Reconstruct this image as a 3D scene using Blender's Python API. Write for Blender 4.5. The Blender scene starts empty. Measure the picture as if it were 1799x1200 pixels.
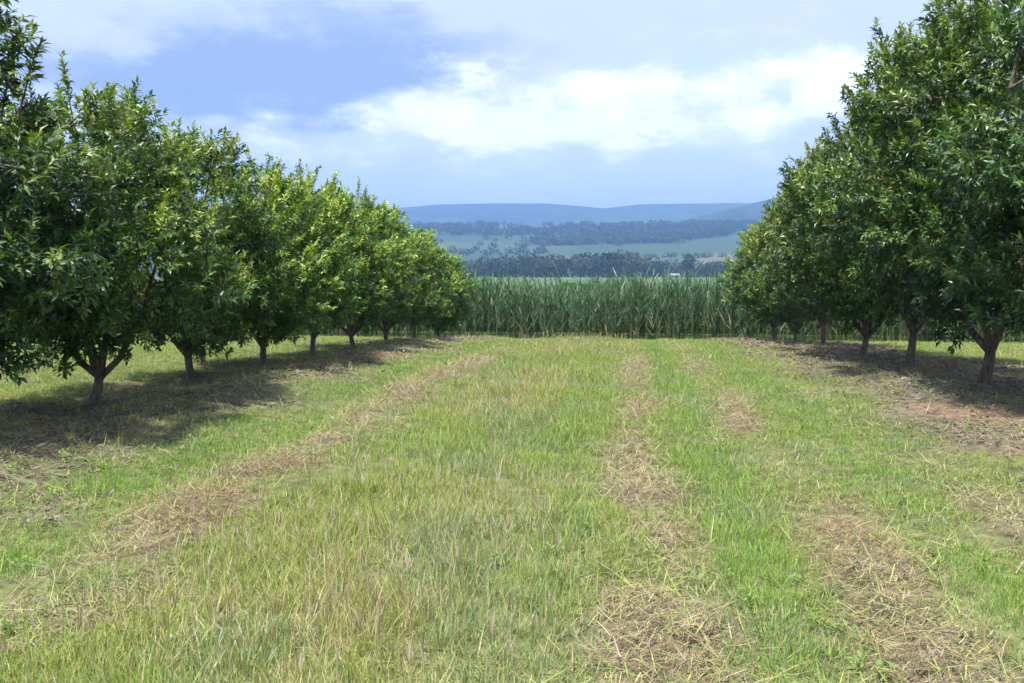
import bpy, math, random
import numpy as np
from mathutils import Vector, Matrix

random.seed(7)
RNG = np.random.default_rng(7)
SC = bpy.context.scene
COL = SC.collection
PI = math.pi

# ------------------------------------------------------------------ camera
F = 1558.0 / 1799.0                    # focal length over frame width
YAW = math.radians(7.33)               # camera looks a little left of the row direction (+Y)
PITCH = math.radians(-4.59)
EYE = 1.6
cam = bpy.data.cameras.new('camera')
cam.sensor_width = 36.0
cam.lens = 36.0 * F
cam.clip_start = 0.05
cam.clip_end = 40000
camo = bpy.data.objects.new('camera', cam)
COL.objects.link(camo)
camo.location = (0, 0, EYE)
camo.rotation_euler = (PI / 2 + PITCH, 0, YAW)
SC.camera = camo
bpy.context.view_layer.update()


def azel(px, py):
    """azimuth (from +Y, right positive) and elevation of a direction in the photograph"""
    d = Vector(((px - 899.5) / 1558.0, -(py - 600) / 1558.0, -1.0))
    d = camo.rotation_euler.to_matrix() @ d
    d.normalize()
    return math.atan2(d.x, d.y), math.asin(d.z)


# ------------------------------------------------------------------ noise
def _hash(ix, iy, seed):
    h = (ix.astype(np.int64) * 374761393 + iy.astype(np.int64) * 668265263 + seed * 974634721) & 0xFFFFFFFF
    h = ((h ^ (h >> 13)) * 1274126177) & 0xFFFFFFFF
    h = h ^ (h >> 16)
    return (h & 0xFFFFFF) / float(0xFFFFFF)


def vnoise(x, y, seed=0):
    x = np.asarray(x, float); y = np.asarray(y, float)
    ix = np.floor(x); iy = np.floor(y)
    fx = x - ix; fy = y - iy
    fx = fx * fx * (3 - 2 * fx); fy = fy * fy * (3 - 2 * fy)
    a = _hash(ix, iy, seed); b = _hash(ix + 1, iy, seed)
    c = _hash(ix, iy + 1, seed); d = _hash(ix + 1, iy + 1, seed)
    return (a * (1 - fx) + b * fx) * (1 - fy) + (c * (1 - fx) + d * fx) * fy


def fbm(x, y, seed=0, octv=3):
    s = 0; a = 1.0; t = 0
    for k in range(octv):
        s = s + a * vnoise(np.asarray(x) * 2 ** k, np.asarray(y) * 2 ** k, seed + 17 * k)
        t += a; a *= 0.5
    return s / t


def sstep(a, b, x):
    t = np.clip((np.asarray(x, float) - a) / (b - a), 0, 1)
    return t * t * (3 - 2 * t)


def bump(x, c, w):
    return np.exp(-((np.asarray(x, float) - c) / w) ** 2)


# ------------------------------------------------------------------ mesh helpers
def mesh_np(name, V, polys, mat, color=None, smooth=False, parent=None):
    """V (n,3); polys: list of (m,k) index arrays; color (n,3) linear albedo"""
    me = bpy.data.meshes.new(name)
    V = np.ascontiguousarray(V, dtype=np.float32)
    me.vertices.add(len(V))
    me.vertices.foreach_set('co', V.ravel())
    nl = sum(p.size for p in polys)
    npoly = sum(len(p) for p in polys)
    me.loops.add(nl)
    me.polygons.add(npoly)
    me.loops.foreach_set('vertex_index', np.concatenate([p.ravel() for p in polys]).astype(np.int32))
    tot = np.concatenate([np.full(len(p), p.shape[1], np.int32) for p in polys])
    st = np.zeros(npoly, np.int32)
    st[1:] = np.cumsum(tot)[:-1]
    me.polygons.foreach_set('loop_start', st)
    me.polygons.foreach_set('loop_total', tot)
    me.polygons.foreach_set('use_smooth', np.full(npoly, bool(smooth)))
    if color is not None:
        at = me.color_attributes.new('tint', 'FLOAT_COLOR', 'POINT')
        c4 = np.ones((len(V), 4), np.float32)
        c4[:, :3] = color
        at.data.foreach_set('color', c4.ravel())
    me.update(calc_edges=True)
    me.validate()
    if mat:
        me.materials.append(mat)
    o = bpy.data.objects.new(name, me)
    COL.objects.link(o)
    if parent:
        o.parent = parent
    return o


def tag(o, label=None, cat=None, group=None, kind=None):
    if label: o['label'] = label
    if cat: o['category'] = cat
    if group: o['group'] = group
    if kind: o['kind'] = kind
    return o


def strips(root, az, elev, L, droop, w, nseg, color, twist=None):
    """thin tapering leaf strips: returns V, polys, colours"""
    n = len(root)
    dh = np.stack([np.cos(az), np.sin(az), np.zeros(n)], 1)
    tw = az + PI / 2 + (0 if twist is None else twist)
    side = np.stack([np.cos(tw), np.sin(tw), np.zeros(n)], 1)
    up = np.array([0, 0, 1.0])
    nv = 2 * nseg + 1
    V = np.zeros((n, nv, 3))
    for k in range(nseg + 1):
        s = k / nseg
        c = root + dh * (L * s * np.cos(elev))[:, None] + up[None] * (L * (s * np.sin(elev) - droop * s * s))[:, None]
        if k < nseg:
            wk = w * (0.75 + 0.25 * math.sin(PI * min(1, s * 1.6))) * (1 - 0.55 * s * s)
            V[:, 2 * k] = c - side * wk[:, None] * 0.5
            V[:, 2 * k + 1] = c + side * wk[:, None] * 0.5
        else:
            V[:, 2 * k] = c
    base = (np.arange(n) * nv)[:, None]
    polys = []
    quads = []
    for k in range(nseg - 1):
        quads.append(base + np.array([[2 * k, 2 * k + 1, 2 * k + 3, 2 * k + 2]]))
    if quads:
        polys.append(np.concatenate(quads))
    k = nseg - 1
    polys.append(base + np.array([[2 * k, 2 * k + 1, 2 * k + 2]]))
    C = np.repeat(color, nv, axis=0)
    return V.reshape(-1, 3), polys, C


class Acc:
    """collects pieces into one mesh"""
    def __init__(self):
        self.V = []; self.P = {}; self.C = []; self.n = 0

    def add(self, V, polys, C):
        for p in polys:
            self.P.setdefault(p.shape[1], []).append(p + self.n)
        self.V.append(V); self.C.append(C); self.n += len(V)

    def build(self, name, mat, parent=None, smooth=False):
        return mesh_np(name, np.concatenate(self.V), [np.concatenate(p) for p in self.P.values()], mat,
                       np.concatenate(self.C), smooth, parent)


def tube(pts, rad, ns=7):
    pts = [Vector(p) for p in pts]
    V = []; P = []
    ref = Vector((1, 0.13, 0.07))
    for i, p in enumerate(pts):
        a = pts[max(0, i - 1)]; b = pts[min(len(pts) - 1, i + 1)]
        t = (b - a).normalized()
        u = t.cross(ref)
        if u.length < 0.15:
            u = t.cross(Vector((0, 1, 0.2)))
        u.normalize()
        v = t.cross(u)
        for k in range(ns):
            an = 2 * PI * k / ns
            V.append(p + (u * math.cos(an) + v * math.sin(an)) * rad[i])
    for i in range(len(pts) - 1):
        for k in range(ns):
            P.append((i * ns + k, i * ns + (k + 1) % ns, (i + 1) * ns + (k + 1) % ns, (i + 1) * ns + k))
    return np.array([tuple(v) for v in V]), np.array(P)


# ------------------------------------------------------------------ materials
def new_mat(name):
    m = bpy.data.materials.new(name)
    m.use_nodes = True
    nt = m.node_tree
    nt.nodes.clear()
    out = nt.nodes.new('ShaderNodeOutputMaterial')
    return m, nt, out


def veg_mat(name, transl=0.35, rough=0.5, spec=0.3, tscale=(1.25, 1.35, 0.5), objcolor=False, noise=0.0, nscale=3.0):
    m, nt, out = new_mat(name)
    N = nt.nodes; Lk = nt.links
    at = N.new('ShaderNodeAttribute'); at.attribute_name = 'tint'
    col = at.outputs['Color']
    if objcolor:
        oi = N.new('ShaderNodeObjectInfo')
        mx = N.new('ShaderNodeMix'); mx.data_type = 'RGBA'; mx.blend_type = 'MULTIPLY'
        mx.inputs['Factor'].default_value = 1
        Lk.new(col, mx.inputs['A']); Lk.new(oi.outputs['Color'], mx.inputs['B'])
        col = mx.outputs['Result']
    if noise:
        tc = N.new('ShaderNodeNewGeometry')
        nz = N.new('ShaderNodeTexNoise'); nz.inputs['Scale'].default_value = nscale; nz.inputs['Detail'].default_value = 4
        Lk.new(tc.outputs['Position'], nz.inputs['Vector'])
        mr = N.new('ShaderNodeMapRange')
        mr.inputs['From Min'].default_value = 0.3; mr.inputs['From Max'].default_value = 0.7
        mr.inputs['To Min'].default_value = 1 - noise; mr.inputs['To Max'].default_value = 1 + noise
        Lk.new(nz.outputs['Fac'], mr.inputs['Value'])
        vm = N.new('ShaderNodeVectorMath'); vm.operation = 'SCALE'
        Lk.new(col, vm.inputs[0]); Lk.new(mr.outputs['Result'], vm.inputs['Scale'])
        col = vm.outputs['Vector']
    bs = N.new('ShaderNodeBsdfPrincipled')
    bs.inputs['Roughness'].default_value = rough
    bs.inputs['Specular IOR Level'].default_value = spec
    Lk.new(col, bs.inputs['Base Color'])
    last = bs.outputs['BSDF']
    if transl:
        tv = N.new('ShaderNodeVectorMath'); tv.operation = 'MULTIPLY'
        Lk.new(col, tv.inputs[0]); tv.inputs[1].default_value = tscale
        tr = N.new('ShaderNodeBsdfTranslucent')
        Lk.new(tv.outputs['Vector'], tr.inputs['Color'])
        ms = N.new('ShaderNodeMixShader'); ms.inputs['Fac'].default_value = transl
        Lk.new(last, ms.inputs[1]); Lk.new(tr.outputs['BSDF'], ms.inputs[2])
        last = ms.outputs['Shader']
    Lk.new(last, out.inputs['Surface'])
    return m


def bark_mat():
    m, nt, out = new_mat('bark')
    N = nt.nodes; Lk = nt.links
    g = N.new('ShaderNodeTexCoord')
    mp = N.new('ShaderNodeMapping'); mp.inputs['Scale'].default_value = (14, 14, 3.5)
    Lk.new(g.outputs['Object'], mp.inputs['Vector'])
    nz = N.new('ShaderNodeTexNoise'); nz.inputs['Scale'].default_value = 2.2; nz.inputs['Detail'].default_value = 6
    Lk.new(mp.outputs['Vector'], nz.inputs['Vector'])
    cr = N.new('ShaderNodeValToRGB')
    e = cr.color_ramp.elements
    e[0].position = 0.3; e[0].color = (0.055, 0.042, 0.03, 1)
    e[1].position = 0.72; e[1].color = (0.22, 0.185, 0.13, 1)
    Lk.new(nz.outputs['Fac'], cr.inputs['Fac'])
    bs = N.new('ShaderNodeBsdfPrincipled'); bs.inputs['Roughness'].default_value = 0.9
    bs.inputs['Specular IOR Level'].default_value = 0.15
    Lk.new(cr.outputs['Color'], bs.inputs['Base Color'])
    bp = N.new('ShaderNodeBump'); bp.inputs['Strength'].default_value = 0.6; bp.inputs['Distance'].default_value = 0.01
    Lk.new(nz.outputs['Fac'], bp.inputs['Height']); Lk.new(bp.outputs['Normal'], bs.inputs['Normal'])
    Lk.new(bs.outputs['BSDF'], out.inputs['Surface'])
    return m


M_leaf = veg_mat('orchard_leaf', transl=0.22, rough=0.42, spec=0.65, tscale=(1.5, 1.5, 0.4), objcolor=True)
M_grass = veg_mat('grass_blade', transl=0.35, rough=0.6, spec=0.2, tscale=(1.15, 1.2, 0.6))
M_straw = veg_mat('dry_straw', transl=0.15, rough=0.75, spec=0.15, tscale=(1, 0.95, 0.8))
M_litter = veg_mat('leaf_litter', transl=0.05, rough=0.7, spec=0.2, tscale=(1, 0.9, 0.7))
M_cane = veg_mat('cane_leaf', transl=0.3, rough=0.5, spec=0.3, tscale=(1.2, 1.25, 0.6))
M_soil = veg_mat('orchard_floor', transl=0, rough=0.95, spec=0.1, noise=0.4, nscale=9.0)
M_wood = veg_mat('far_foliage', transl=0.15, rough=0.8, spec=0.1)
M_hill = veg_mat('far_hillside', transl=0, rough=0.95, spec=0.05, noise=0.35, nscale=0.012)
M_bark = bark_mat()

# ------------------------------------------------------------------ terrain
PY = np.array([-400, -5, 10, 13, 15, 18, 20.5, 24, 28, 32, 36, 60, 130, 220, 300, 600, 800, 1000, 1250, 1500, 1840, 1900, 2300, 9000])
PZ = np.array([0, 0, .02, 0, -.05, -.13, -.24, -.38, -.62, -.93, -1.15, -1.45, -2.0, -2.6, -3.2, -4, -3, 10, 32, 56, 94, 96, 80, 60])
ROW_L, ROW_R = -6.3, 5.0


def ground_far(x, y):
    z = np.interp(y, PY, PZ)
    far = sstep(700, 1400, y)
    z = z + far * (fbm(x / 420.0, y / 420.0, 5, 3) - 0.5) * 14 * (1 - 0.5 * sstep(1650, 1850, y))
    return z


def ground(x, y):
    x = np.asarray(x, float); y = np.asarray(y, float)
    z = ground_far(x, y)
    near = 1 - sstep(33, 38, y)
    bed = np.clip(bump(x, ROW_L, 1.3) + bump(x, ROW_R, 1.5), 0, 1)
    z = z + near * (bed * -0.01 + 0.10 * bump(x, ROW_L + 1.1, 0.6) + 0.08 * bump(x, ROW_R - 1.3, 0.7) + bed * 0.26 * (fbm(x * 1.5, y * 1.1, 11, 3) - 0.5))
    z = z + near * 0.10 * (fbm(x * 0.45, y * 0.45, 3, 2) - 0.5)
    z = z + near * 0.035 * (fbm(x * 3.1, y * 3.1, 4, 2) - 0.5)
    # wheel-worn hollows beside the windrows
    z = z - near * 0.05 * (bump(x, 0.85, 0.28) + bump(x, -3.5, 0.3))
    return z


WIND = [(-2.8, 0.36), (0.17, 0.28), (1.27, 0.27), (2.5, 0.3)]     # windrows of mown grass: lateral place, half width


def windrow(x, y):
    """0..1 how much cut dry grass lies here"""
    s = 0
    for k, (c, w) in enumerate(WIND):
        cc = c + 0.28 * (fbm(y * 0.35, 0 * y + k * 9.1, 31 + k, 2) - 0.5)
        p = sstep(0.41 - (0.08 if k == 2 else 0), 0.58 - (0.08 if k == 2 else 0), fbm(np.asarray(y) * 0.55 + k * 3.3, np.asarray(x) * 0.9, 40 + k, 3) + 0.13 * bump(y, 5.3, 0.9))
        fade = 1 - sstep(14, 28, y)
        fade = fade * (1 - sstep(6.5, 9, y)) if k == 3 else fade
        p = p * (1 - sstep(6.5, 9, y)) if k == 3 else p
        s = s + 1.25 * bump(x, cc, w) * (0.3 + 0.7 * p) * (0.25 + 0.75 * fade)
    s = s * (0.42 + 0.58 * sstep(0.36, 0.56, fbm(np.asarray(x) * 2.6, np.asarray(y) * 1.9, 47, 3)))
    return np.clip(s, 0, 1) * (1 - sstep(30, 34, y))


def bedmask(x, y):
    """0..1 the littered strips under the two rows of trees"""
    n = (fbm(np.asarray(x) * 0.8, np.asarray(y) * 0.8, 21, 3) - 0.5) * 1.6
    l = sstep(1.8, 0.9, np.abs(np.asarray(x) - (ROW_L + 0.75)) + n)
    r = sstep(2.5, 1.5, np.abs(np.asarray(x) - (ROW_R - 0.15)) + n)
    return np.clip(np.maximum(l * 0.74, r * 0.9), 0, 1) * (1 - sstep(32, 34.5, y))


def redmask(x, y):
    n = fbm(np.asarray(x) * 0.9, np.asarray(y) * 0.9, 79, 3)
    p = 1.35 * bump(x, 3.9, 1.7) * bump(y, 7.3, 1.1) + bump(x, -6.6, 0.7) * bump(y, 8.6, 0.6)
    return np.clip(0.5 * sstep(0.62, 0.76, fbm(np.asarray(x) * 0.55 + 4, np.asarray(y) * 0.9, 77, 3)) + 0.9 * p * sstep(0.38, 0.6, n), 0, 0.8)


def floor_color(x, y):
    n = fbm(x * 1.7, y * 1.7, 8, 3)[:, None]
    g = np.array([0.07, 0.09, 0.032]) * (1 - n) + np.array([0.15, 0.155, 0.065]) * n
    b = np.array([0.17, 0.135, 0.10]) * n + np.array([0.085, 0.072, 0.055]) * (1 - n)
    red = redmask(x, y)[:, None]
    b = b * (1 - red) + np.array([0.24, 0.13, 0.095]) * red
    w = windrow(x, y)[:, None]
    c = g * (1 - w) + np.array([0.17, 0.135, 0.085]) * w
    bm = bedmask(x, y)[:, None]
    c = c * (1 - bm) + b * bm
    # beyond the orchard: cane land, then valley pastures, then woods
    fld = np.array([0.07, 0.12, 0.04])
    k = sstep(33, 36, y)[:, None]
    c = c * (1 - k) + fld * k
    p = fbm(x / 160.0, y / 210.0, 51, 2)[:, None]
    past = np.where(p > 0.58, np.array([0.12, 0.115, 0.065]), np.where(p > 0.46, np.array([0.062, 0.095, 0.045]), np.array([0.042, 0.075, 0.036])))
    k = sstep(600, 800, y)[:, None]
    c = c * (1 - k) + past * k
    wood = (sstep(1190, 1250, y + 330 * (fbm(x / 260.0, y / 260.0, 61, 3) - 0.5) - 1.6 * x) * (1 - 0.85 * sstep(0.57, 0.63, fbm(x / 240.0 + 7, y / 150.0, 63, 2))))[:, None]
    c = c * (1 - wood) + np.array([0.024, 0.042, 0.024]) * wood
    return c


def axis(fine, edge, step, grow):
    v = [0.0]
    s = step
    while v[-1] < edge:
        if v[-1] > fine: s *= grow
        v.append(v[-1] + s)
    return np.array(v)


xa = axis(8.0, 9000, 0.13, 1.09)
xs = np.concatenate([-xa[:0:-1], xa])
ya = axis(15.0, 2300, 0.13, 1.035)
ys = np.concatenate([-axis(1, 400, 0.4, 1.3)[:0:-1], ya, np.linspace(ya[-1] + 40, 3400, 26), np.array([4200, 5500, 7500, 9000.])])
X, Y = np.meshgrid(xs, ys)
Xf, Yf = X.ravel(), Y.ravel()
Z = ground(Xf, Yf)
nx, ny = len(xs), len(ys)
i = (np.arange(ny - 1)[:, None] * nx + np.arange(nx - 1)[None, :]).ravel()
P = np.stack([i, i + 1, i + nx + 1, i + nx], 1)
g = mesh_np('ground', np.stack([Xf, Yf, Z], 1), [P], M_soil, floor_color(Xf, Yf), smooth=True)
tag(g, 'orchard floor running down to the valley fields and wooded slope', 'ground', kind='structure')


# ------------------------------------------------------------------ grass
def in_view(n, y0, y1, margin=1.2, power=1.0):
    """points on the ground inside a wedge somewhat wider than the view; density falls as y**-power"""
    u = RNG.random(n)
    a = 2.0 - power                     # width grows ~ y
    if abs(a) < 1e-6:
        y = y0 * (y1 / y0) ** u
    else:
        y = (y0 ** a + u * (y1 ** a - y0 ** a)) ** (1 / a)
    xl = -0.74 * y - margin; xr = 0.47 * y + margin
    x = xl + RNG.random(n) * (xr - xl)
    return x, y


def pick(pal, n, r=None):
    pal = np.array(pal)
    i = RNG.integers(0, len(pal), n)
    j = RNG.integers(0, len(pal), n)
    t = RNG.random(n)[:, None]
    return pal[i] * t + pal[j] * (1 - t)


GREEN = [(0.24, 0.34, 0.075), (0.29, 0.38, 0.09), (0.16, 0.27, 0.07), (0.35, 0.40, 0.11)]
FRESH = [(0.21, 0.36, 0.06), (0.27, 0.41, 0.08), (0.14, 0.29, 0.065)]
OLIVE = [(0.38, 0.37, 0.13), (0.45, 0.41, 0.17), (0.30, 0.33, 0.105)]
STRAW = [(0.52, 0.45, 0.28), (0.42, 0.35, 0.21), (0.60, 0.54, 0.37), (0.45, 0.39, 0.29), (0.33, 0.25, 0.14)]
BLUE = [(0.22, 0.31, 0.14), (0.29, 0.37, 0.18), (0.17, 0.25, 0.11)]


def leaf_quads(base, d, nrm, L, W, fold, color):
    """folded pointed leaves: base (n,3), d unit direction, nrm unit normal"""
    n = len(base)
    side = np.cross(d, nrm)
    mid = base + d * (L * 0.48)[:, None]
    V = np.zeros((n, 5, 3))
    V[:, 0] = base
    V[:, 1] = mid + side * (W * 0.5)[:, None] + nrm * (fold * W)[:, None]
    V[:, 2] = base + d * L[:, None] - nrm * (0.12 * L)[:, None]
    V[:, 3] = mid - side * (W * 0.5)[:, None] + nrm * (fold * W)[:, None]
    V[:, 4] = mid
    b = (np.arange(n) * 5)[:, None]
    P = np.concatenate([b + np.array([[0, 1, 2, 4]]), b + np.array([[0, 4, 2, 3]])])
    return V.reshape(-1, 3), [P], np.repeat(color, 5, axis=0)


def unit(v):
    return v / np.maximum(np.linalg.norm(v, axis=1, keepdims=True), 1e-9)


def make_grass():
    n_t = 84000
    x, y = in_view(n_t, 2.6, 35.5, power=1.25)
    w = windrow(x, y); b = bedmask(x, y)
    dens = fbm(x * 1.3, y * 1.3, 90, 3)
    keep = RNG.random(n_t) < np.clip((1 - 0.82 * w) * (1 - 0.86 * b) * (dens - 0.13) * 2.7, 0, 1)
    x, y, w, b = x[keep], y[keep], w[keep], b[keep]
    nb = 14
    n = len(x) * nb
    tx = np.repeat(x, nb); ty = np.repeat(y, nb)
    lod = 1 + 0.045 * np.clip(ty - 5, 0, 30)
    rad = 0.06 * lod * np.sqrt(RNG.random(n)); an = RNG.random(n) * 2 * PI
    px = tx + rad * np.cos(an); py = ty + rad * np.sin(an)
    pz = ground(px, py) - 0.01
    centre = np.clip(bump(tx, -1.3, 1.25), 0, 1)                    # the uncut middle of the aisle
    tallp = fbm(tx * 0.9, ty * 0.7, 95, 3)
    h = (0.075 + 0.085 * centre * sstep(0.35, 0.65, tallp) + 0.03 * centre) * (0.55 + 0.9 * RNG.random(n)) * (0.5 + 1.0 * np.repeat(RNG.random(len(x)) ** 1.5, nb))
    h = h * (1 - 0.45 * np.repeat(w, nb)) * (1 - 0.4 * np.repeat(b, nb))
    h = h * (1 + 0.35 * bump(tx, 0.75, 0.25))
    elev = np.radians(np.clip(RNG.normal(68, 14, n), 22, 89))
    az = an + RNG.normal(0, 0.9, n)
    wid = 0.0046 * lod * (0.7 + 0.7 * RNG.random(n))
    # colour by zone and patch
    pz1 = fbm(tx * 0.6, ty * 0.5, 101, 3); pz2 = fbm(tx * 1.9, ty * 1.5, 103, 2)
    c = pick(GREEN, n)
    fresh = np.clip(bump(tx, -3.7, 0.8) + bump(tx, 0.78, 0.3) + bump(tx, 1.95, 0.35), 0, 1)
    u = RNG.random(n)
    sel = u < fresh * 0.8
    c[sel] = pick(FRESH, sel.sum())
    u = RNG.random(n)
    sel = u < np.clip(centre * 0.34 + (pz1 - 0.47) * 1.6 - fresh * 0.35, 0.05, 0.8)
    c[sel] = pick(OLIVE, sel.sum())
    u = RNG.random(n)
    sel = u < np.clip(0.10 + centre * (pz1 - 0.32) * 1.2 + np.repeat(w, nb) * 0.5 + (pz2 - 0.62) * 0.8, 0.04, 0.7)
    c[sel] = pick(STRAW, sel.sum())
    sel = (RNG.random(n) < sstep(0.52, 0.68, pz2) * 0.5)
    c[sel] = pick(BLUE, sel.sum())
    droop = 0.12 + 0.35 * RNG.random(n)
    A = Acc()
    A.add(*strips(np.stack([px, py, pz], 1), az, elev, h, droop, wid, 2, c, RNG.normal(0, 0.7, n)))
    # seeding stalks with thin brown-grey heads in the uncut middle
    m = 9000
    x, y = in_view(m, 3, 34, power=1.15)
    k = RNG.random(m) < np.clip(bump(x, -1.25, 1.15) * sstep(0.36, 0.62, fbm(x * 0.7, y * 0.5, 101, 3)), 0, 1)
    x, y = x[k], y[k]; m = len(x)
    lod = 1 + 0.06 * np.clip(y - 5, 0, 30)
    z = ground(x, y)
    hh = 0.17 + 0.16 * RNG.random(m)
    az = RNG.random(m) * 2 * PI; el = np.radians(np.clip(RNG.normal(80, 7, m), 60, 89))
    root = np.stack([x, y, z], 1)
    c = pick(STRAW + OLIVE, m)
    A.add(*strips(root, az, el, hh, np.zeros(m) + 0.03, 0.0035 * lod, 2, c))
    tip = root + np.stack([np.cos(az) * np.cos(el) * hh, np.sin(az) * np.cos(el) * hh, (np.sin(el) - 0.03) * hh], 1)
    hd = pick([(0.36, 0.30, 0.24), (0.42, 0.36, 0.30), (0.33, 0.24, 0.15)], m)
    for r in range(3):
        A.add(*strips(tip - np.array([0, 0, 0.05]), az + RNG.normal(0, 1.2, m), np.radians(RNG.normal(72, 10, m)), 0.07 + 0.05 * RNG.random(m),
                      np.zeros(m) + 0.1, 0.006 * lod, 2, hd))
    # low broad-leaved weeds
    m = 2200
    x, y = in_view(m, 2.6, 24, power=1.3)
    k = RNG.random(m) < np.clip(sstep(0.45, 0.65, fbm(x * 1.1, y * 0.9, 161, 3)) * 1.1, 0.08, 1)
    x, y = x[k], y[k]
    nl = 9
    n = len(x) * nl
    px = np.repeat(x, nl) + RNG.normal(0, 0.02, n); py = np.repeat(y, nl) + RNG.normal(0, 0.02, n)
    a = np.tile(np.arange(nl) * 2.4, len(x)) + np.repeat(RNG.random(len(x)) * 6, nl)
    d = unit(np.stack([np.cos(a), np.sin(a), 0.25 + 0.7 * RNG.random(n)], 1))
    nr = unit(np.stack([-np.cos(a) * .4, -np.sin(a) * .4, np.ones(n)], 1)); nr = unit(nr - d * (nr * d).sum(1, keepdims=True))
    L = (0.015 + 0.032 * RNG.random(n)) * np.repeat(0.6 + 0.8 * RNG.random(len(x)), nl)
    c = pick([(0.16, 0.27, 0.07), (0.21, 0.31, 0.09), (0.24, 0.30, 0.10)], n)
    A.add(*leaf_quads(np.stack([px, py, ground(px, py) + 0.02 + 0.05 * RNG.random(n)], 1), d, nr, L, L * 0.45, np.full(n, 0.15), c))
    return A.build('grass', M_grass)


tag(make_grass(), 'green and straw tinged grass growing down the orchard aisle', 'grass', kind='stuff')


def make_clippings():
    A = Acc()
    n = 640000
    x, y = in_view(n, 2.6, 32, power=1.35)
    w = windrow(x, y)
    loose = 0.24 * sstep(0.35, 0.7, fbm(x * 1.6, y * 1.6, 151, 3)) + np.where(x < 0, 0.30, 0.05) * bedmask(x, y)
    k = RNG.random(n) < np.clip(w ** 1.2 * 0.6 + loose, 0, 1)
    x, y, w = x[k], y[k], w[k]
    n = len(x)
    lod = 1 + 0.05 * np.clip(y - 5, 0, 30)
    z = ground(x, y) + RNG.random(n) ** 1.5 * 0.11 * w * (0.5 + fbm(x * 4, y * 4, 131, 2)) + 0.006
    L = (0.04 + 0.15 * RNG.random(n) ** 1.6) * (1 + 0.02 * y)
    az = RNG.random(n) * 2 * PI
    el = np.radians(RNG.normal(6, 16, n))
    pn = fbm(x * 1.3, y * 1.3, 133, 2)
    c = pick(STRAW + [(0.20, 0.15, 0.11), (0.28, 0.24, 0.17), (0.34, 0.29, 0.22)], n)
    s = RNG.random(n) < sstep(0.5, 0.7, pn) * 0.6
    c[s] = pick([(0.30, 0.17, 0.12), (0.36, 0.22, 0.15), (0.22, 0.15, 0.10)], s.sum())
    c = c * (0.42 + 0.58 * RNG.random(n))[:, None] * np.array([1.0, 0.95, 0.88])
    s = RNG.random(n) < 0.24 + 0.4 * (1 - np.clip(w * 2.5, 0, 1))
    c[s] = pick(OLIVE + GREEN, s.sum())
    A.add(*strips(np.stack([x, y, z], 1), az, el, L, RNG.normal(0.08, 0.2, n), 0.0048 * lod * (0.6 + 0.8 * RNG.random(n)), 3, c, RNG.normal(0, 0.5, n)))
    return A.build('grass_clippings', M_straw)


tag(make_clippings(), 'dry straw coloured mown grass lying in windrows along the aisle', 'cut grass', kind='stuff')


def make_litter():
    A = Acc()
    n = 150000
    x, y = in_view(n, 5, 34, power=1.1)
    b = bedmask(x, y)
    k = RNG.random(n) < b * (0.1 + 0.7 * fbm(x * 1.5, y * 1.5, 141, 2))
    x, y = x[k], y[k]; n = len(x)
    lod = 1 + 0.035 * np.clip(y - 6, 0, 30)
    z = ground(x, y) + 0.004 + 0.035 * RNG.random(n) ** 2
    a = RNG.random(n) * 2 * PI
    d = unit(np.stack([np.cos(a), np.sin(a), RNG.normal(0, 0.25, n)], 1))
    nr = unit(np.stack([RNG.normal(0, 0.35, n), RNG.normal(0, 0.35, n), np.ones(n)], 1))
    nr = unit(nr - d * (nr * d).sum(1, keepdims=True))
    c = pick([(0.19, 0.14, 0.10), (0.12, 0.095, 0.075), (0.24, 0.20, 0.15), (0.17, 0.15, 0.13), (0.26, 0.23, 0.19)], n)
    red = redmask(x, y)
    s = RNG.random(n) < red * 0.6
    c[s] = pick([(0.30, 0.14, 0.10), (0.34, 0.19, 0.13), (0.25, 0.12, 0.09)], s.sum())
    L = (0.04 + 0.05 * RNG.random(n)) * lod
    A.add(*leaf_quads(np.stack([x, y, z], 1), d, nr, L, L * 0.33, RNG.normal(0.1, 0.25, n), c))
    # twigs
    m = 30000
    x, y = in_view(m, 5, 33, power=1.1)
    k = RNG.random(m) < bedmask(x, y)
    x, y = x[k], y[k]; m = len(x)
    A.add(*strips(np.stack([x, y, ground(x, y) + 0.02 + 0.04 * RNG.random(m)], 1), RNG.random(m) * 2 * PI, np.radians(RNG.normal(2, 8, m)),
                  0.06 + 0.4 * RNG.random(m) ** 3, RNG.normal(0, 0.12, m), 0.006 + 0.006 * RNG.random(m), 3, pick([(0.12, 0.09, 0.07), (0.24, 0.2, 0.15), (0.18, 0.15, 0.10)], m)))
    return A.build('leaf_litter', M_litter)


tag(make_litter(), 'brown and reddish fallen leaves and twigs under the orchard rows', 'leaf litter', kind='stuff')


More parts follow.
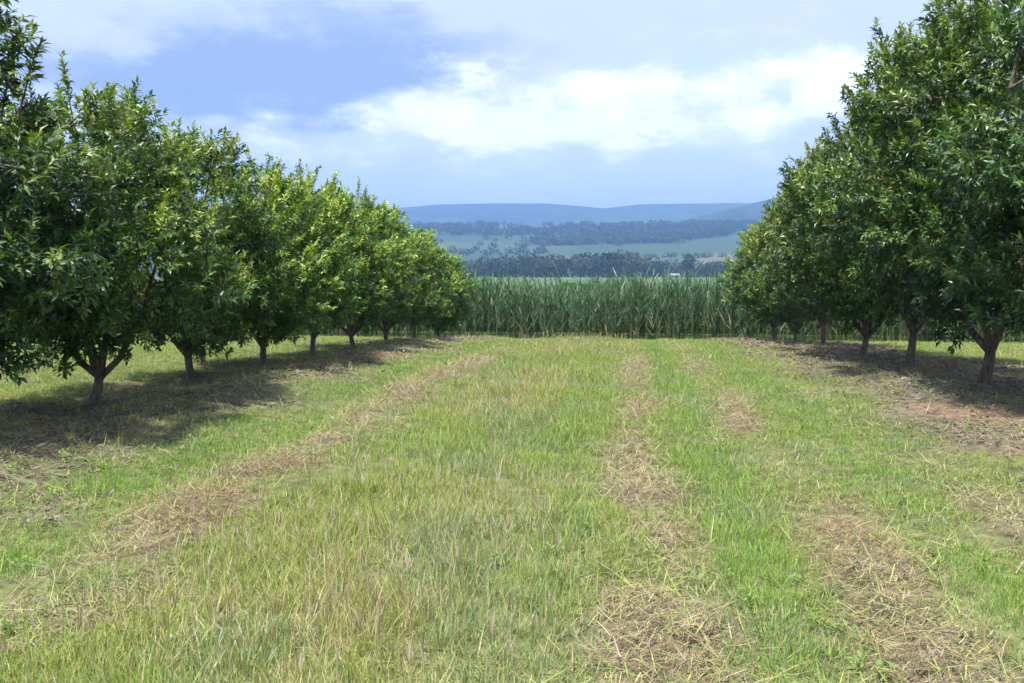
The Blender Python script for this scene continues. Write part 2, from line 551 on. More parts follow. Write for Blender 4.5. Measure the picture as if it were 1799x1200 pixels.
# ------------------------------------------------------------------ orchard trees
def tree_meshes(seed, R=1.6, n_lobe=52, ns=26, tips=38, H=4.0, zb=0.6, leaves=22):
    """returns (crown mesh object, trunk mesh object) of one kind of tree, not yet placed"""
    r = np.random.default_rng(seed)
    rr = random.Random(seed)
    A = Acc()
    fork = rr.uniform(0.32, 0.48)
    lean = Vector((rr.uniform(-.06, .06), rr.uniform(-.06, .06), 0))
    TV = []; TP = []; nT = 0

    def addtube(pts, rad, ns=7):
        nonlocal nT
        v, p = tube(pts, rad, ns)
        TV.append(v); TP.append(p + nT); nT += len(v)

    f = Vector((lean.x, lean.y, fork))
    addtube([(0, 0, -0.15), (0, 0, 0.0), (lean.x * .3, lean.y * .3, 0.12), (lean.x * .6, lean.y * .6, fork * .6), f + Vector((0, 0, 0.06))],
            [0.13, 0.09, 0.060, 0.054, 0.050], 9)
    # scaffold limbs
    limbs = []
    nl = rr.randint(5, 7)
    for k in range(nl):
        a = 2 * PI * (k + rr.uniform(-.25, .25)) / nl
        out = rr.uniform(0.45, 0.66) * R if k % 3 else rr.uniform(0.1, 0.3) * R
        top = rr.uniform(0.5, 0.72) * H if k % 3 else 0.82 * H
        pts = []
        for q in range(8):
            t = q / 7
            rad_ = out * (t ** 0.75)
            zz = fork + (top - fork) * (t ** 1.15)
            wob = 0.05 * math.sin(3.1 * t * PI + k)
            pts.append(f * (1 - t) + Vector((math.cos(a + wob * 3) * rad_, math.sin(a + wob * 3) * rad_, zz - f.z * (1 - t) )) )
        rad = [0.037 * (1 - t / 7.5) + 0.006 for t in range(8)]
        addtube(pts, rad)
        limbs.append(pts)
    allp = [p for L in limbs for p in L[2:]]
    # foliage lobes
    lobes = []
    tries = 0
    while len(lobes) < n_lobe and tries < 6000:
        tries += 1
        t = r.random() ** 1.05
        z = zb + 0.12 + t * (H - zb - 0.42)
        tt = (z - zb) / (H - zb)
        prof = R * min(1.0, 0.12 + 0.88 * (tt / 0.27)) * (1 - max(0, (tt - 0.3) / 0.7) ** 1.7) ** 0.62 if tt < 1 else 0
        a = r.random() * 2 * PI
        q = prof * (0.35 + 0.6 * r.random() ** 0.5)
        c = np.array([math.cos(a) * q, math.sin(a) * q, z])
        s = r.uniform(0.30, 0.52) * (0.75 if tt > 0.75 else 1)
        if any(np.linalg.norm(c - o[0]) < 0.34 for o in lobes):
            continue
        lobes.append((c, s))
    for c, s in lobes:
        p = min(allp, key=lambda v: (v - Vector(c)).length + 0.4 * max(0, v.z - c[2]))
        m = (p + Vector(c)) * 0.5 + Vector((0, 0, 0.06))
        addtube([p, m, Vector(c)], [0.016, 0.011, 0.006], 5)
    # twig tips on the lobes
    T = []; AX = []; LT = []
    for c, s in lobes:
        n = int(tips * (s / 0.4) ** 1.6)
        d = unit(r.normal(size=(n, 3)) + np.array([0, 0, 0.25]))
        rad = s * (0.45 + 0.62 * r.random(n) ** 0.6)
        T.append(c + d * rad[:, None] * np.array([1, 1, 0.85]))
        outw = unit(np.array([[c[0], c[1], 0.5]]))
        LT.append(np.full(n, r.uniform(0.72, 1.3)))
        AX.append(unit(d * 0.8 + outw * 0.45 + np.array([0, 0, 0.35]) + r.normal(size=(n, 3)) * 0.28))
    # upright new shoots breaking the outline
    for k in range(ns):
        a = r.random() * 2 * PI
        tt = r.uniform(0.55, 1.0)
        z = zb + tt * (H - zb) * 0.94
        q = R * (1 - max(0, (tt - 0.3) / 0.7) ** 1.7) ** 0.62 * r.uniform(0.3, 0.95) if tt < 1 else 0.1
        p = np.array([math.cos(a) * q, math.sin(a) * q, z])
        ln = r.uniform(0.18, 0.5)
        ax = unit(np.array([[math.cos(a) * 0.35, math.sin(a) * 0.35, 1.0]]) + r.normal(size=(1, 3)) * 0.15)[0]
        addtube([p - ax * 0.25, p + ax * ln], [0.009, 0.004], 4)
        for s in np.arange(0, ln + 0.05, 0.09):
            T.append((p + ax * s)[None]); AX.append(unit(ax[None] + r.normal(size=(1, 3)) * 0.25))
    # a few low hanging sprays
    for k in range(4):
        a = r.random() * 2 * PI
        q = R * r.uniform(0.5, 0.8)
        p = np.array([math.cos(a) * q, math.sin(a) * q, zb + r.uniform(0.15, 0.4)])
        n = 5
        T.append(p + r.normal(size=(n, 3)) * np.array([.14, .14, .08])); AX.append(unit(np.array([[math.cos(a), math.sin(a), -0.15]]) + r.normal(size=(n, 3)) * 0.4))
    T = np.concatenate(T); AX = np.concatenate(AX)
    nt = len(T)
    sh = r.uniform(0.6, 1.25, nt)
    lt = np.concatenate(LT)
    sh[:len(lt)] *= lt
                                # one colour per shoot, pale new growth weighted upward also paints sunlit tops
    up = np.clip((T[:, 2] - zb) / (H - zb), 0, 1)
    sunlit_flush = r.random(nt) < (0.06 + 0.42 * up) * (0.4 + 0.9 * np.clip(AX[:, 2] + 0.2, 0, 1))
    n = nt * leaves
    ti = np.repeat(np.arange(nt), leaves)
    k = np.tile(np.arange(leaves), nt)
    ax = AX[ti]
    ref = unit(np.cross(ax, np.array([[0.3, 0.2, 1.0]])) + 1e-6)
    ref2 = np.cross(ax, ref)
    ga = k * 2.39996 + r.random(nt)[ti] * 6.28
    radial = ref * np.cos(ga)[:, None] + ref2 * np.sin(ga)[:, None]
    s = (k / leaves)
    base = T[ti] + ax * ((s - 0.7) * 0.24)[:, None]
    d = unit(radial * (0.95 - 0.5 * s)[:, None] + ax * (0.35 + 0.6 * s)[:, None] + np.array([0, 0, -0.18]) + r.normal(size=(n, 3)) * 0.22)
    nr = unit(ax * 0.7 + np.array([0, 0, 0.8]) + r.normal(size=(n, 3)) * 0.3)
    nr = unit(nr - d * (nr * d).sum(1, keepdims=True))
    L = r.uniform(0.05, 0.112, n)
    pal = np.array([(0.050, 0.110, 0.018), (0.072, 0.135, 0.020), (0.032, 0.085, 0.022), (0.105, 0.160, 0.028)])
    c = pal[r.integers(0, 4, n)] * sh[ti][:, None] * r.uniform(0.8, 1.2, n)[:, None]
    fl = sunlit_flush[ti]
    c[fl] = np.array([0.25, 0.31, 0.07]) * r.uniform(0.6, 1.2, fl.sum())[:, None]
    od = r.random(n) < 0.012
    c[od] = np.array([0.22, 0.16, 0.05])
    V, Pp, C = leaf_quads(base, d, nr, L, L * r.uniform(0.32, 0.44, n), r.uniform(0.05, 0.3, n), c)
    A.add(V, Pp, C)
    crown = A.build('crown', M_leaf)
    tr = mesh_np('trunk', np.concatenate(TV), [np.concatenate(TP)], M_bark, None, True)
    return crown, tr


# (side, depth, height scale, width scale, variant, spin, crown tint, label); darkest tints put crown shade into the leaf colour
L_, R_ = ROW_L, ROW_R
TREES = [
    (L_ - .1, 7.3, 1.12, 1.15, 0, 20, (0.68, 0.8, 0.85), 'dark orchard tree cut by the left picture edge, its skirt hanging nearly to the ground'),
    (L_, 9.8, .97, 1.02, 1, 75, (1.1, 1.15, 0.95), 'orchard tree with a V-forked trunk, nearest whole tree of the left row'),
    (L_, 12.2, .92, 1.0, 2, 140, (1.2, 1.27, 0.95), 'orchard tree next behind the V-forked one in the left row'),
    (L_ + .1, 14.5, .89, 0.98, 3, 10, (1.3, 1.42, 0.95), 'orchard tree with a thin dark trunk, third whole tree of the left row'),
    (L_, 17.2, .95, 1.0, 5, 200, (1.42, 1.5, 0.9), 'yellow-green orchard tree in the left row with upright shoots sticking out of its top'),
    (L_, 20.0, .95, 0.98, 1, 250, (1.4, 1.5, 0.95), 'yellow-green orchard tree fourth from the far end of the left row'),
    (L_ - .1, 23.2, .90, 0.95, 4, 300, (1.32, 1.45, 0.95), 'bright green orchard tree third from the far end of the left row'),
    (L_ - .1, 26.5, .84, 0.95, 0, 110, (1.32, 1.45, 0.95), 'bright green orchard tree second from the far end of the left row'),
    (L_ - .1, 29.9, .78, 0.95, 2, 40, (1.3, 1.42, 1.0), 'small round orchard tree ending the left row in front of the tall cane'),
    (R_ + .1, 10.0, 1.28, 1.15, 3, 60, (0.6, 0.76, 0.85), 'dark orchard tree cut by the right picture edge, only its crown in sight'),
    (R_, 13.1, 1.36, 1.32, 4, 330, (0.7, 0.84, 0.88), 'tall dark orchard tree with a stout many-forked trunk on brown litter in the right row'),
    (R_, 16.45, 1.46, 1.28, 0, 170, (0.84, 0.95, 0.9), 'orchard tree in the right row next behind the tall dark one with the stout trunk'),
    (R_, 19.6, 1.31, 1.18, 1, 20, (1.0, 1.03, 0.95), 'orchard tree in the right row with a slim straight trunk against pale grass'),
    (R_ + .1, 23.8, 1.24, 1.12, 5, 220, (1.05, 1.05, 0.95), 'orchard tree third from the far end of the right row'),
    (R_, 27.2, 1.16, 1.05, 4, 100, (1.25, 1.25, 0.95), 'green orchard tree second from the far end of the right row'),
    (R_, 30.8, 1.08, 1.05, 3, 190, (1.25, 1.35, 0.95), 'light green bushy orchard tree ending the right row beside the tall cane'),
]
PROTO = {}
for v, (sd, rad_, nlo, nsh) in enumerate(((101, 1.55, 48, 34), (215, 1.65, 58, 22), (333, 1.5, 44, 16), (478, 1.7, 54, 40), (592, 1.6, 50, 28), (655, 1.45, 46, 52))):
    PROTO[v] = tree_meshes(sd, rad_, nlo, nsh)
used = set()
for (x, y, sh, sw, v, rot, tint, label) in TREES:
    e = bpy.data.objects.new('orchard_tree', None)
    COL.objects.link(e)
    e.empty_display_size = 0.3
    e.location = (x, y, float(ground(np.array([x]), np.array([y]))[0]) - 0.02)
    e.rotation_euler = (0, 0, math.radians(rot))
    e.scale = (sw, sw, sh)
    tag(e, label, 'tree', 'fruit trees planted in the two orchard rows')
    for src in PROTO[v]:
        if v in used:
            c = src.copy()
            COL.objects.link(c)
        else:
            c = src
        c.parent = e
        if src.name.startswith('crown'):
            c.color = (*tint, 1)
    used.add(v)


# ------------------------------------------------------------------ cane field
def make_cane():
    A = Acc()
    CG = [(0.085, 0.165, 0.08), (0.12, 0.205, 0.105), (0.06, 0.13, 0.07), (0.155, 0.22, 0.12)]

    def plants(x, y, hh, nleaf, lod):
        n = len(x)
        z = ground(x, y)
        # stems
        ca = RNG.random(n) * 2 * PI
        A.add(*strips(np.stack([x, y, z], 1), ca, np.radians(RNG.normal(86, 2.5, n)), hh * 0.72, np.zeros(n), np.full(n, 0.03) * lod, 2,
                      pick([(0.14, 0.17, 0.07), (0.22, 0.21, 0.12), (0.09, 0.13, 0.05)], n)))
        m = n * nleaf
        ti = np.repeat(np.arange(n), nleaf)
        s = np.tile(np.linspace(0.12, 0.78, nleaf), n) + RNG.normal(0, 0.04, m)
        root = np.stack([x[ti], y[ti], z[ti] + s * hh[ti]], 1)
        L = (0.55 + 0.5 * RNG.random(m)) * (0.75 + 0.3 * (1 - np.abs(s - 0.45))) * hh[ti] / 2.4
        el = np.radians(RNG.normal(68, 9, m) + 8 * (s - 0.4))
        c = pick(CG, m)
        dry = RNG.random(m) < np.clip(0.42 - s * 1.6, 0.015, 0.5)
        c[dry] = pick([(0.30, 0.26, 0.15), (0.24, 0.2, 0.12), (0.36, 0.33, 0.2)], dry.sum())
        A.add(*strips(root, RNG.random(m) * 2 * PI, el, L, 0.15 + 0.45 * RNG.random(m), np.full(m, 0.038) * lod * (0.7 + 0.6 * RNG.random(m)), 4, c, RNG.normal(0, 0.8, m)))

    # the front of the stand, plant by plant
    n = 4300
    x = RNG.uniform(-36, 25, n)
    y = 33.6 + 0.7 * fbm(x * 0.15, x * 0, 7, 2) + 4.2 * RNG.random(n) ** 1.4 + 0.04 * np.clip(-x, 0, 40) * 0
    hh = 2.35 + 0.45 * (fbm(x * 0.5, y * 0.5, 71, 2) - 0.5) * 2 + RNG.normal(0, 0.17, n)
    plants(x, y, hh, 15, 1.0)
    n = 60
    x = RNG.uniform(-10, 6, n) + 2 * np.sin(np.arange(n)); y = 33.8 + 3 * RNG.random(n)
    plants(x, y, np.full(n, 2.65) + RNG.normal(0, .12, n), 9, 1.0)
    # deeper rows, only their tops seen
    n = 4200
    y = 37.5 + 60 * RNG.random(n) ** 1.6
    x = RNG.uniform(-1.05, 0.75, n) * y
    hh = 2.35 + 0.5 * (fbm(x * 0.2, y * 0.2, 71, 2) - 0.5) + RNG.normal(0, 0.12, n)
    plants(x, y, hh, 7, 1.7)
    # the closed canopy beyond
    xs2 = np.linspace(-260, 190, 300); ys2 = np.concatenate([np.linspace(39, 90, 60), np.linspace(92, 222, 60)])
    Xg, Yg = np.meshgrid(xs2, ys2)
    xf, yf = Xg.ravel(), Yg.ravel()
    zz = ground(xf, yf) + 1.9 + 0.55 * RNG.random(len(xf)) * (0.6 + 0.4 * fbm(xf * .3, yf * .3, 3, 2)) + 0.12 * sstep(70, 120, yf)
    nx2 = len(xs2); ny2 = len(ys2)
    i2 = (np.arange(ny2 - 1)[:, None] * nx2 + np.arange(nx2 - 1)[None, :]).ravel()
    P2 = np.stack([i2, i2 + 1, i2 + nx2 + 1, i2 + nx2], 1)
    A.add(np.stack([xf, yf, zz], 1), [P2], pick(CG, len(xf)))
    return A.build('cane', M_cane)


tag(make_cane(), 'tall stand of green cane across the end of the orchard', 'cane field', kind='stuff')


# ------------------------------------------------------------------ woods of the valley
def crown_quads(A, cx, cy, cz, rx, rz, nq, size, pal, r):
    """leafy clumps: many small faces through an uneven ellipsoid per tree"""
    n = len(cx) * nq
    ti = np.repeat(np.arange(len(cx)), nq)
    d = unit(r.normal(size=(n, 3)))
    lump = 0.75 + 0.5 * vnoise(d[:, 0] * 2.2 + ti * 3.7, d[:, 2] * 2.2 + d[:, 1] * 1.7, 9)
    rad = (0.55 + 0.45 * r.random(n) ** 0.5) * lump
    p = np.stack([cx[ti] + d[:, 0] * rx[ti] * rad, cy[ti] + d[:, 1] * rx[ti] * rad, cz[ti] + d[:, 2] * rz[ti] * rad], 1)
    u = unit(r.normal(size=(n, 3))); nn = unit(d + r.normal(size=(n, 3)) * 0.5)
    u = unit(u - nn * (u * nn).sum(1, keepdims=True)); v = np.cross(nn, u)
    s = size * rx[ti] * (0.6 + 0.8 * r.random(n))
    V = np.stack([p - u * s[:, None], p - v * s[:, None] * .7, p + u * s[:, None], p + v * s[:, None] * .7], 1)
    pal = np.array(pal)
    tc = pal[r.integers(0, len(pal), len(cx))]
    c = tc[ti] * (0.75 + 0.5 * r.random(n))[:, None]
    b = (np.arange(n) * 4)[:, None]
    A.add(V.reshape(-1, 3), [b + np.array([[0, 1, 2, 3]])], np.repeat(c, 4, 0))


WOODPAL = [(0.028, 0.05, 0.024), (0.04, 0.062, 0.028), (0.02, 0.042, 0.024), (0.05, 0.06, 0.03)]


def px_x(px, D):
    return (px - 1100) / 1558.0 * D


def make_belt():
    r = np.random.default_rng(44)
    A = Acc()
    n = 170
    D = r.uniform(600, 720, n)
    px = r.uniform(560, 1420, n)
    x = px_x(px, D)
    # outline of the belt as heights above the eye line
    top = np.interp(px, [560, 850, 900, 960, 1040, 1100, 1135, 1170, 1230, 1290, 1420], [452, 455, 446, 448, 442, 440, 446, 458, 456, 462, 455]) + r.normal(3, 3, n)
    ztop = EYE + (475 - top) / 1558.0 * D
    z0 = ground_far(x, D)
    h = ztop - z0
    rz = h * 0.5; h = h * r.uniform(0.8, 1.08, n); rz = h * 0.5; rx = h * r.uniform(0.35, 0.65, n)
    crown_quads(A, x, D, z0 + h * 0.5, rx, rz, 240, 0.13, WOODPAL, r)
    return A.build('woodland', M_wood)


tag(make_belt(), 'belt of dark bushy trees beyond the far edge of the cane field', 'woodland', kind='stuff')


def make_forest():
    r = np.random.default_rng(45)
    A = Acc()
    # woods on the slope of the valley's far side
    n = 4600
    y = r.uniform(1000, 1880, n)
    x = r.uniform(-0.42, 0.32, n) * y
    wood = (sstep(1190, 1250, y + 330 * (fbm(x / 260.0, y / 260.0, 61, 3) - 0.5) - 1.6 * x) * (1 - 0.95 * sstep(0.56, 0.61, fbm(x / 240.0 + 7, y / 150.0, 63, 2))))
    k = r.random(n) < wood
    x, y = x[k], y[k]
    h = r.uniform(6, 12, len(x))
    z = ground_far(x, y)
    crown_quads(A, x, y, z + h * 0.4, h * 0.8, h * 0.55, 40, 0.24, WOODPAL, r)
    # hedge lines across the pastures
    for yy, x0, x1 in ((930, -330, 60), (1050, -60, 240), (1180, -400, -120), (850, -420, 10)):
        m = int((x1 - x0) / 7)
        xx = np.linspace(x0, x1, m) + r.normal(0, 2, m)
        yv = yy + 25 * np.sin(xx / 90.0) + r.normal(0, 3, m)
        hh = r.uniform(4, 8, m)
        crown_quads(A, xx, yv, ground_far(xx, yv) + hh * .4, hh * .7, hh * .5, 40, 0.24, WOODPAL, r)
    # tree clumps on the skyline of the plateau
    for pc, wd, m, hm in ((855, 28, 26, 17), (965, 12, 9, 13), (1032, 16, 12, 14), (790, 26, 16, 11), (1180, 60, 22, 8), (910, 20, 8, 10), (1110, 40, 14, 8)):
        xx = px_x(pc + r.normal(0, wd * 0.6, m), 1880.0)
        yv = 1880 + r.uniform(-25, 25, m)
        hh = 0.75 * hm * r.uniform(0.6, 1.1, m)
        crown_quads(A, xx, yv, ground_far(xx, yv) + hh * .5, hh * .55, hh * .55, 60, 0.2, WOODPAL, r)
    return A.build('forest', M_wood)


tag(make_forest(), 'dark woods and hedge lines on the far slope below the plateau', 'forest', kind='stuff')


def far_tree(D, px, topy, wr, label, narrow=False):
    x = px_x(px, D)
    z0 = float(ground_far(np.array([x]), np.array([D]))[0])
    h = EYE + (475 - topy) / 1558.0 * D - z0
    e = bpy.data.objects.new('cypress_tree' if narrow else 'round_tree', None)
    COL.objects.link(e)
    e.location = (x, D, z0)
    r = np.random.default_rng(int(px))
    A = Acc()
    cz = h * (0.53 if narrow else 0.66); rz = h * (0.47 if narrow else 0.34)
    crown_quads(A, np.array([0.0]), np.array([0.0]), np.array([cz]), np.array([wr]), np.array([rz]), 900, 0.12, [(0.035, 0.055, 0.028)], r)
    A.build('crown', M_wood, e)
    v, p = tube([(0, 0, -0.3), (0.05, 0, h * .3), (0, 0.05, h * .6)], [0.5, 0.4, 0.2])
    mesh_np('trunk', v, [p], M_bark, None, True, e)
    tag(e, label, 'tree')


far_tree(585, 1207, 445, 4.0, 'lone round-headed tree rising above the low woods beyond the cane')
far_tree(580, 1271, 452, 1.7, 'slim dark upright tree beside the right row, far beyond the cane', True)


# small pale farmhouse by the woods
def farmhouse():
    D = 560.0
    x = px_x(1182, D)
    e = bpy.data.objects.new('farmhouse', None)
    COL.objects.link(e)
    z0 = float(ground_far(np.array([x]), np.array([D]))[0])
    e.location = (x, D, z0)
    e.rotation_euler = (0, 0, math.radians(14))
    e.scale = (0.9, 0.9, 0.9)
    tag(e, 'tiny pale farmhouse with a light roof at the edge of the far woods', 'house')

    def simple(name, rgb, rough=0.8):
        m, nt, out = new_mat(name)
        b = nt.nodes.new('ShaderNodeBsdfPrincipled')
        nz = nt.nodes.new('ShaderNodeTexNoise'); nz.inputs['Scale'].default_value = 1.5
        mx = nt.nodes.new('ShaderNodeMix'); mx.data_type = 'RGBA'
        mx.inputs['A'].default_value = (*rgb, 1); mx.inputs['B'].default_value = (*[c * .75 for c in rgb], 1)
        nt.links.new(nz.outputs['Fac'], mx.inputs['Factor'])
        nt.links.new(mx.outputs['Result'], b.inputs['Base Color'])
        b.inputs['Roughness'].default_value = rough
        nt.links.new(b.outputs['BSDF'], out.inputs['Surface'])
        return m

    def box(name, x0, x1, y0, y1, zz0, zz1, m, par):
        v = np.array([(a, b, c) for c in (zz0, zz1) for b in (y0, y1) for a in (x0, x1)], float)
        p = np.array([(0, 2, 3, 1), (4, 5, 7, 6), (0, 1, 5, 4), (2, 6, 7, 3), (0, 4, 6, 2), (1, 3, 7, 5)])
        return mesh_np(name, v, [p], m, None, False, par)

    white = simple('whitewash', (0.36, 0.36, 0.36)); roofm = simple('metal_roof', (0.27, 0.28, 0.31), 0.5); dark = simple('dark_glass', (0.04, 0.05, 0.06), 0.2)
    w = box('wall', -3.2, 3.2, -2.2, 2.2, -0.5, 2.7, white, e)
    v = np.array([(-3.5, -2.6, 2.62), (3.5, -2.6, 2.62), (3.5, 2.6, 2.62), (-3.5, 2.6, 2.62), (-3.5, 0, 4.0), (3.5, 0, 4.0)])
    mesh_np('roof', v, [np.array([(0, 1, 5, 4), (2, 3, 4, 5), (0, 3, 2, 1)]), np.array([(0, 4, 3), (1, 2, 5)])], roofm, None, False, e)
    for xx in (-2.0, 1.9):
        box('window', xx - .5, xx + .5, -2.24, -2.19, 1.0, 2.1, dark, e)
    box('door', -.45, .45, -2.24, -2.19, -0.4, 2.0, dark, e)


farmhouse()


# ------------------------------------------------------------------ far hills
def ridge(name, D, depth, pxs, ypx, base_z, seed, amp, color, label):
    xs_ = np.linspace(px_x(-500, D), px_x(2400, D), 260)
    ys_ = np.linspace(D - depth, D + depth, 44)
    Xh, Yh = np.meshgrid(xs_, ys_)
    xf, yf = Xh.ravel(), Yh.ravel()
    crest = EYE + (475 - np.interp(xf, px_x(np.array(pxs, float), D), ypx)) / 1558.0 * D
    t = np.abs(yf - D) / depth
    prof = (1 - t ** 1.3)
    z = base_z + (crest - base_z) * prof
    z = z + amp * (fbm(xf / 260.0, yf / 200.0, seed, 4) - 0.5) * np.clip(0.25 + 2 * t, 0, 1)
    nx_ = len(xs_)
    ii = (np.arange(len(ys_) - 1)[:, None] * nx_ + np.arange(nx_ - 1)[None, :]).ravel()
    Pq = np.stack([ii, ii + 1, ii + nx_ + 1, ii + nx_], 1)
    n = fbm(xf / 330.0, yf / 240.0, seed + 3, 3)[:, None]
    c = np.array(color) * (0.7 + 0.6 * n)
    o = mesh_np(name, np.stack([xf, yf, z], 1), [Pq], M_hill, c, True)
    tag(o, label, 'hills', kind='structure')


ridge('hills', 3600.0, 900, [-500, 300, 700, 760, 860, 960, 1010, 1060, 1120, 1230, 1400, 2400],
      [368, 362, 364, 359, 357, 358, 363, 369, 362, 361, 364, 360], 60, 81, 34, (0.035, 0.055, 0.035), 'long pale blue hills along the horizon')
ridge('hill', 2300.0, 300, [-500, 900, 1130, 1200, 1260, 1310, 1345, 1400, 1600, 2400],
      [440, 430, 405, 388, 373, 361, 353, 345, 332, 335], 60, 83, 34, (0.035, 0.06, 0.035), 'wooded blue hill rising behind the right row of trees')

# ------------------------------------------------------------------ haze
HZ_D = 3.3e-4


def haze():
    m, nt, out = new_mat('haze')
    v = nt.nodes.new('ShaderNodeVolumePrincipled')
    v.inputs['Color'].default_value = (0.29, 0.53, 1.0, 1)
    v.inputs['Density'].default_value = HZ_D
    v.inputs['Anisotropy'].default_value = 0.1
    nt.links.new(v.outputs['Volume'], out.inputs['Volume'])
    x0, x1, y0, y1, z0, z1 = -9500, 9500, -700, 9400, -60, 330
    V = np.array([(a, b, c) for c in (z0, z1) for b in (y0, y1) for a in (x0, x1)], float)
    p = np.array([(0, 2, 3, 1), (4, 5, 7, 6), (0, 1, 5, 4), (2, 6, 7, 3), (0, 4, 6, 2), (1, 3, 7, 5)])
    o = mesh_np('haze', V, [p], m)
    tag(o, 'thin blue haze over the valley and hills', 'haze', kind='stuff')


haze()

# ------------------------------------------------------------------ light
SUN_EL = math.radians(66)
SUN_AZ = math.radians(-158)           # from +Y, clockwise positive: sun high, to the left and a little behind the camera
sun = bpy.data.lights.new('sun', 'SUN')
sun.energy = 3.9
sun.angle = math.radians(4)
sun.color = (1.0, 0.96, 0.88)
so = bpy.data.objects.new('sun', sun)
COL.objects.link(so)
sd = Vector((math.sin(SUN_AZ) * math.cos(SUN_EL), math.cos(SUN_AZ) * math.cos(SUN_EL), math.sin(SUN_EL)))
so.rotation_euler = sd.to_track_quat('Z', 'Y').to_euler()
so.location = sd * 50

w = bpy.data.worlds.new('World')
SC.world = w
w.use_nodes = True
nt = w.node_tree
nt.nodes.clear()
N = nt.nodes; Lk = nt.links
out = N.new('ShaderNodeOutputWorld')
sky = N.new('ShaderNodeTexSky')
sky.sky_type = 'NISHITA'
sky.sun_disc = False
sky.sun_elevation = SUN_EL
sky.sun_rotation = SUN_AZ
sky.altitude = 100
sky.air_density = 1.0
sky.dust_density = 0.6
sky.ozone_density = 1.5
bg = N.new('ShaderNodeBackground'); bg.inputs['Strength'].default_value = 0.12
Lk.new(sky.outputs['Color'], bg.inputs['Color'])

tc = N.new('ShaderNodeTexCoord')
sep = N.new('ShaderNodeSeparateXYZ')
Lk.new(tc.outputs['Generated'], sep.inputs[0])


def mth(op, a, b=None, clamp=False):
    n = N.new('ShaderNodeMath'); n.operation = op; n.use_clamp = clamp
    for k, v in enumerate((a, b)):
        if v is None: continue
        if isinstance(v, (int, float)): n.inputs[k].default_value = v
        else: Lk.new(v, n.inputs[k])
    return n.outputs[0]


AZ = mth('ARCTAN2', sep.outputs['X'], sep.outputs['Y'])
EL = mth('ARCSINE', sep.outputs['Z'])


def warp(scale, amt, seed):
    n = N.new('ShaderNodeTexNoise'); n.inputs['Scale'].default_value = scale; n.inputs['Detail'].default_value = 6
    n.inputs['Roughness'].default_value = 0.55
    mp = N.new('ShaderNodeMapping'); mp.inputs['Location'].default_value = (seed, seed * .7, 0); mp.inputs['Scale'].default_value = (1, 1, 2.2)
    Lk.new(tc.outputs['Generated'], mp.inputs['Vector']); Lk.new(mp.outputs['Vector'], n.inputs['Vector'])
    return mth('MULTIPLY', mth('SUBTRACT', n.outputs['Fac'], 0.5), amt)


W1 = warp(5.5, 0.22, 1.3); W2 = warp(6.5, 0.12, 4.1)


def gauss(px, py, wx, wy, wa=W1, we=W2):
    a0, e0 = azel(px, py)
    da = mth('DIVIDE', mth('SUBTRACT', mth('ADD', AZ, wa), a0), wx / 1558.0)
    de = mth('DIVIDE', mth('SUBTRACT', mth('ADD', EL, we), e0), wy / 1558.0)
    r2 = mth('ADD', mth('MULTIPLY', da, da), mth('MULTIPLY', de, de))
    return mth('POWER', 2.71828, mth('MULTIPLY', r2, -1.0))


def noise(scale, seed, detail=7, rough=0.55, zs=2.6):
    n = N.new('ShaderNodeTexNoise'); n.inputs['Scale'].default_value = scale; n.inputs['Detail'].default_value = detail
    n.inputs['Roughness'].default_value = rough
    mp = N.new('ShaderNodeMapping'); mp.inputs['Location'].default_value = (seed, seed * 1.7, seed * .3); mp.inputs['Scale'].default_value = (1, 1, zs)
    Lk.new(tc.outputs['Generated'], mp.inputs['Vector']); Lk.new(mp.outputs['Vector'], n.inputs['Vector'])
    return n.outputs['Fac']


def ramp(v, a, b, lo=0.0, hi=1.0):
    m = N.new('ShaderNodeMapRange'); m.interpolation_type = 'SMOOTHSTEP'
    m.inputs['From Min'].default_value = a; m.inputs['From Max'].default_value = b
    m.inputs['To Min'].default_value = lo; m.inputs['To Max'].default_value = hi
    Lk.new(v, m.inputs['Value'])
    return m.outputs['Result']


n1 = noise(3.2, 2.0); n2 = noise(7.0, 7.0, 10, 0.6); n3 = noise(15.0, 3.0, 10, 0.62, 1.8)


def plus(*t):
    o = t[0]
    for k in t[1:]: o = mth('ADD', o, k)
    return o


def cen(v, k): return mth('MULTIPLY', mth('SUBTRACT', v, 0.5), k)


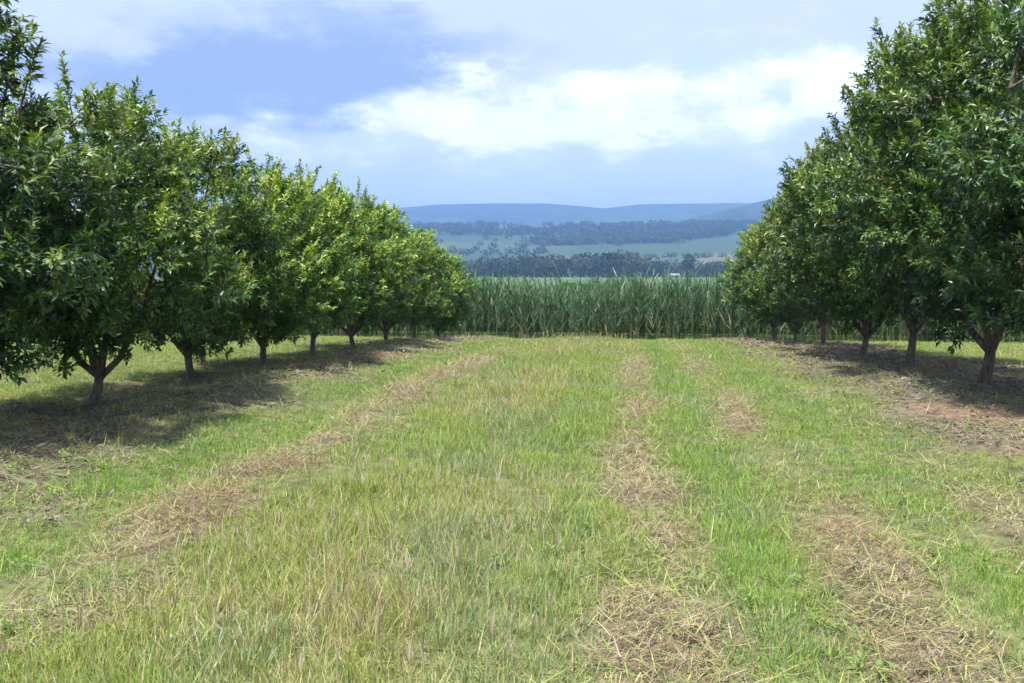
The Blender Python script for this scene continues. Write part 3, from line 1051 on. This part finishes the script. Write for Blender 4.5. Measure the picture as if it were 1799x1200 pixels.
# bright cumulus, grey-blue cloud mass, veil of thin cloud
bright = plus(gauss(820, 215, 200, 62), mth('MULTIPLY', gauss(1250, 190, 250, 95), 0.8), mth('MULTIPLY', gauss(1060, 200, 220, 85), 0.55), mth('MULTIPLY', gauss(600, 262, 220, 34), 0.5),
              mth('MULTIPLY', gauss(1480, 130, 110, 50), 0.7), mth('MULTIPLY', gauss(1010, 130, 150, 40), 0.45))
bright = ramp(plus(bright, cen(n2, 1.9), cen(n3, 1.3)), 0.1, 1.1)
darkm = plus(mth('MULTIPLY', gauss(520, 160, 400, 56), 1.3), mth('MULTIPLY', gauss(1370, 195, 100, 40), 0.5), mth('MULTIPLY', gauss(620, 60, 460, 70), 0.55),
             mth('MULTIPLY', gauss(1010, 275, 260, 18), 0.35))
darkm = ramp(plus(darkm, cen(n1, 0.7), cen(n2, 1.1), cen(n3, 0.9)), 0.22, 0.9)
veil = ramp(plus(n1, mth('MULTIPLY', n3, 0.4)), 0.4, 0.95, 0.68, 0.97)


def bgc(rgb, s):
    b = N.new('ShaderNodeBackground'); b.inputs['Color'].default_value = (*rgb, 1); b.inputs['Strength'].default_value = s
    return b.outputs['Background']


def mixs(f, a, b):
    m = N.new('ShaderNodeMixShader'); Lk.new(f, m.inputs['Fac']); Lk.new(a, m.inputs[1]); Lk.new(b, m.inputs[2])
    return m.outputs['Shader']


s1 = mixs(veil, bg.outputs['Background'], bgc((0.66, 0.71, 0.96), 0.56))
s2 = mixs(mth('MULTIPLY', darkm, 0.85), s1, bgc((0.145, 0.205, 0.335), 0.9))
s3 = mixs(mth('MULTIPLY', bright, 0.9), s2, bgc((0.82, 0.89, 1.0), 0.55))
hi = mth('MULTIPLY', bright, ramp(plus(cen(n3, 1.9), cen(n2, 1.2), bright), 0.1, 1.7))
s4 = mixs(hi, s3, bgc((1.0, 1.0, 1.0), 0.72))
Lk.new(s4, out.inputs['Surface'])

# ------------------------------------------------------------------ render
SC.view_settings.view_transform = 'Standard'
SC.view_settings.look = 'None'
SC.view_settings.gamma = 1.0
SC.view_settings.exposure = 1.3
SC.view_settings.use_curve_mapping = False
SC.render.engine = 'CYCLES'
cy = SC.cycles
cy.max_bounces = 6
cy.diffuse_bounces = 2
cy.glossy_bounces = 2
cy.transmission_bounces = 4
cy.volume_bounces = 0
cy.transparent_max_bounces = 4
cy.caustics_reflective = False
cy.caustics_refractive = False
cy.use_adaptive_sampling = True
cy.adaptive_threshold = 0.02
cy.use_denoising = True
SC.render.film_transparent = False
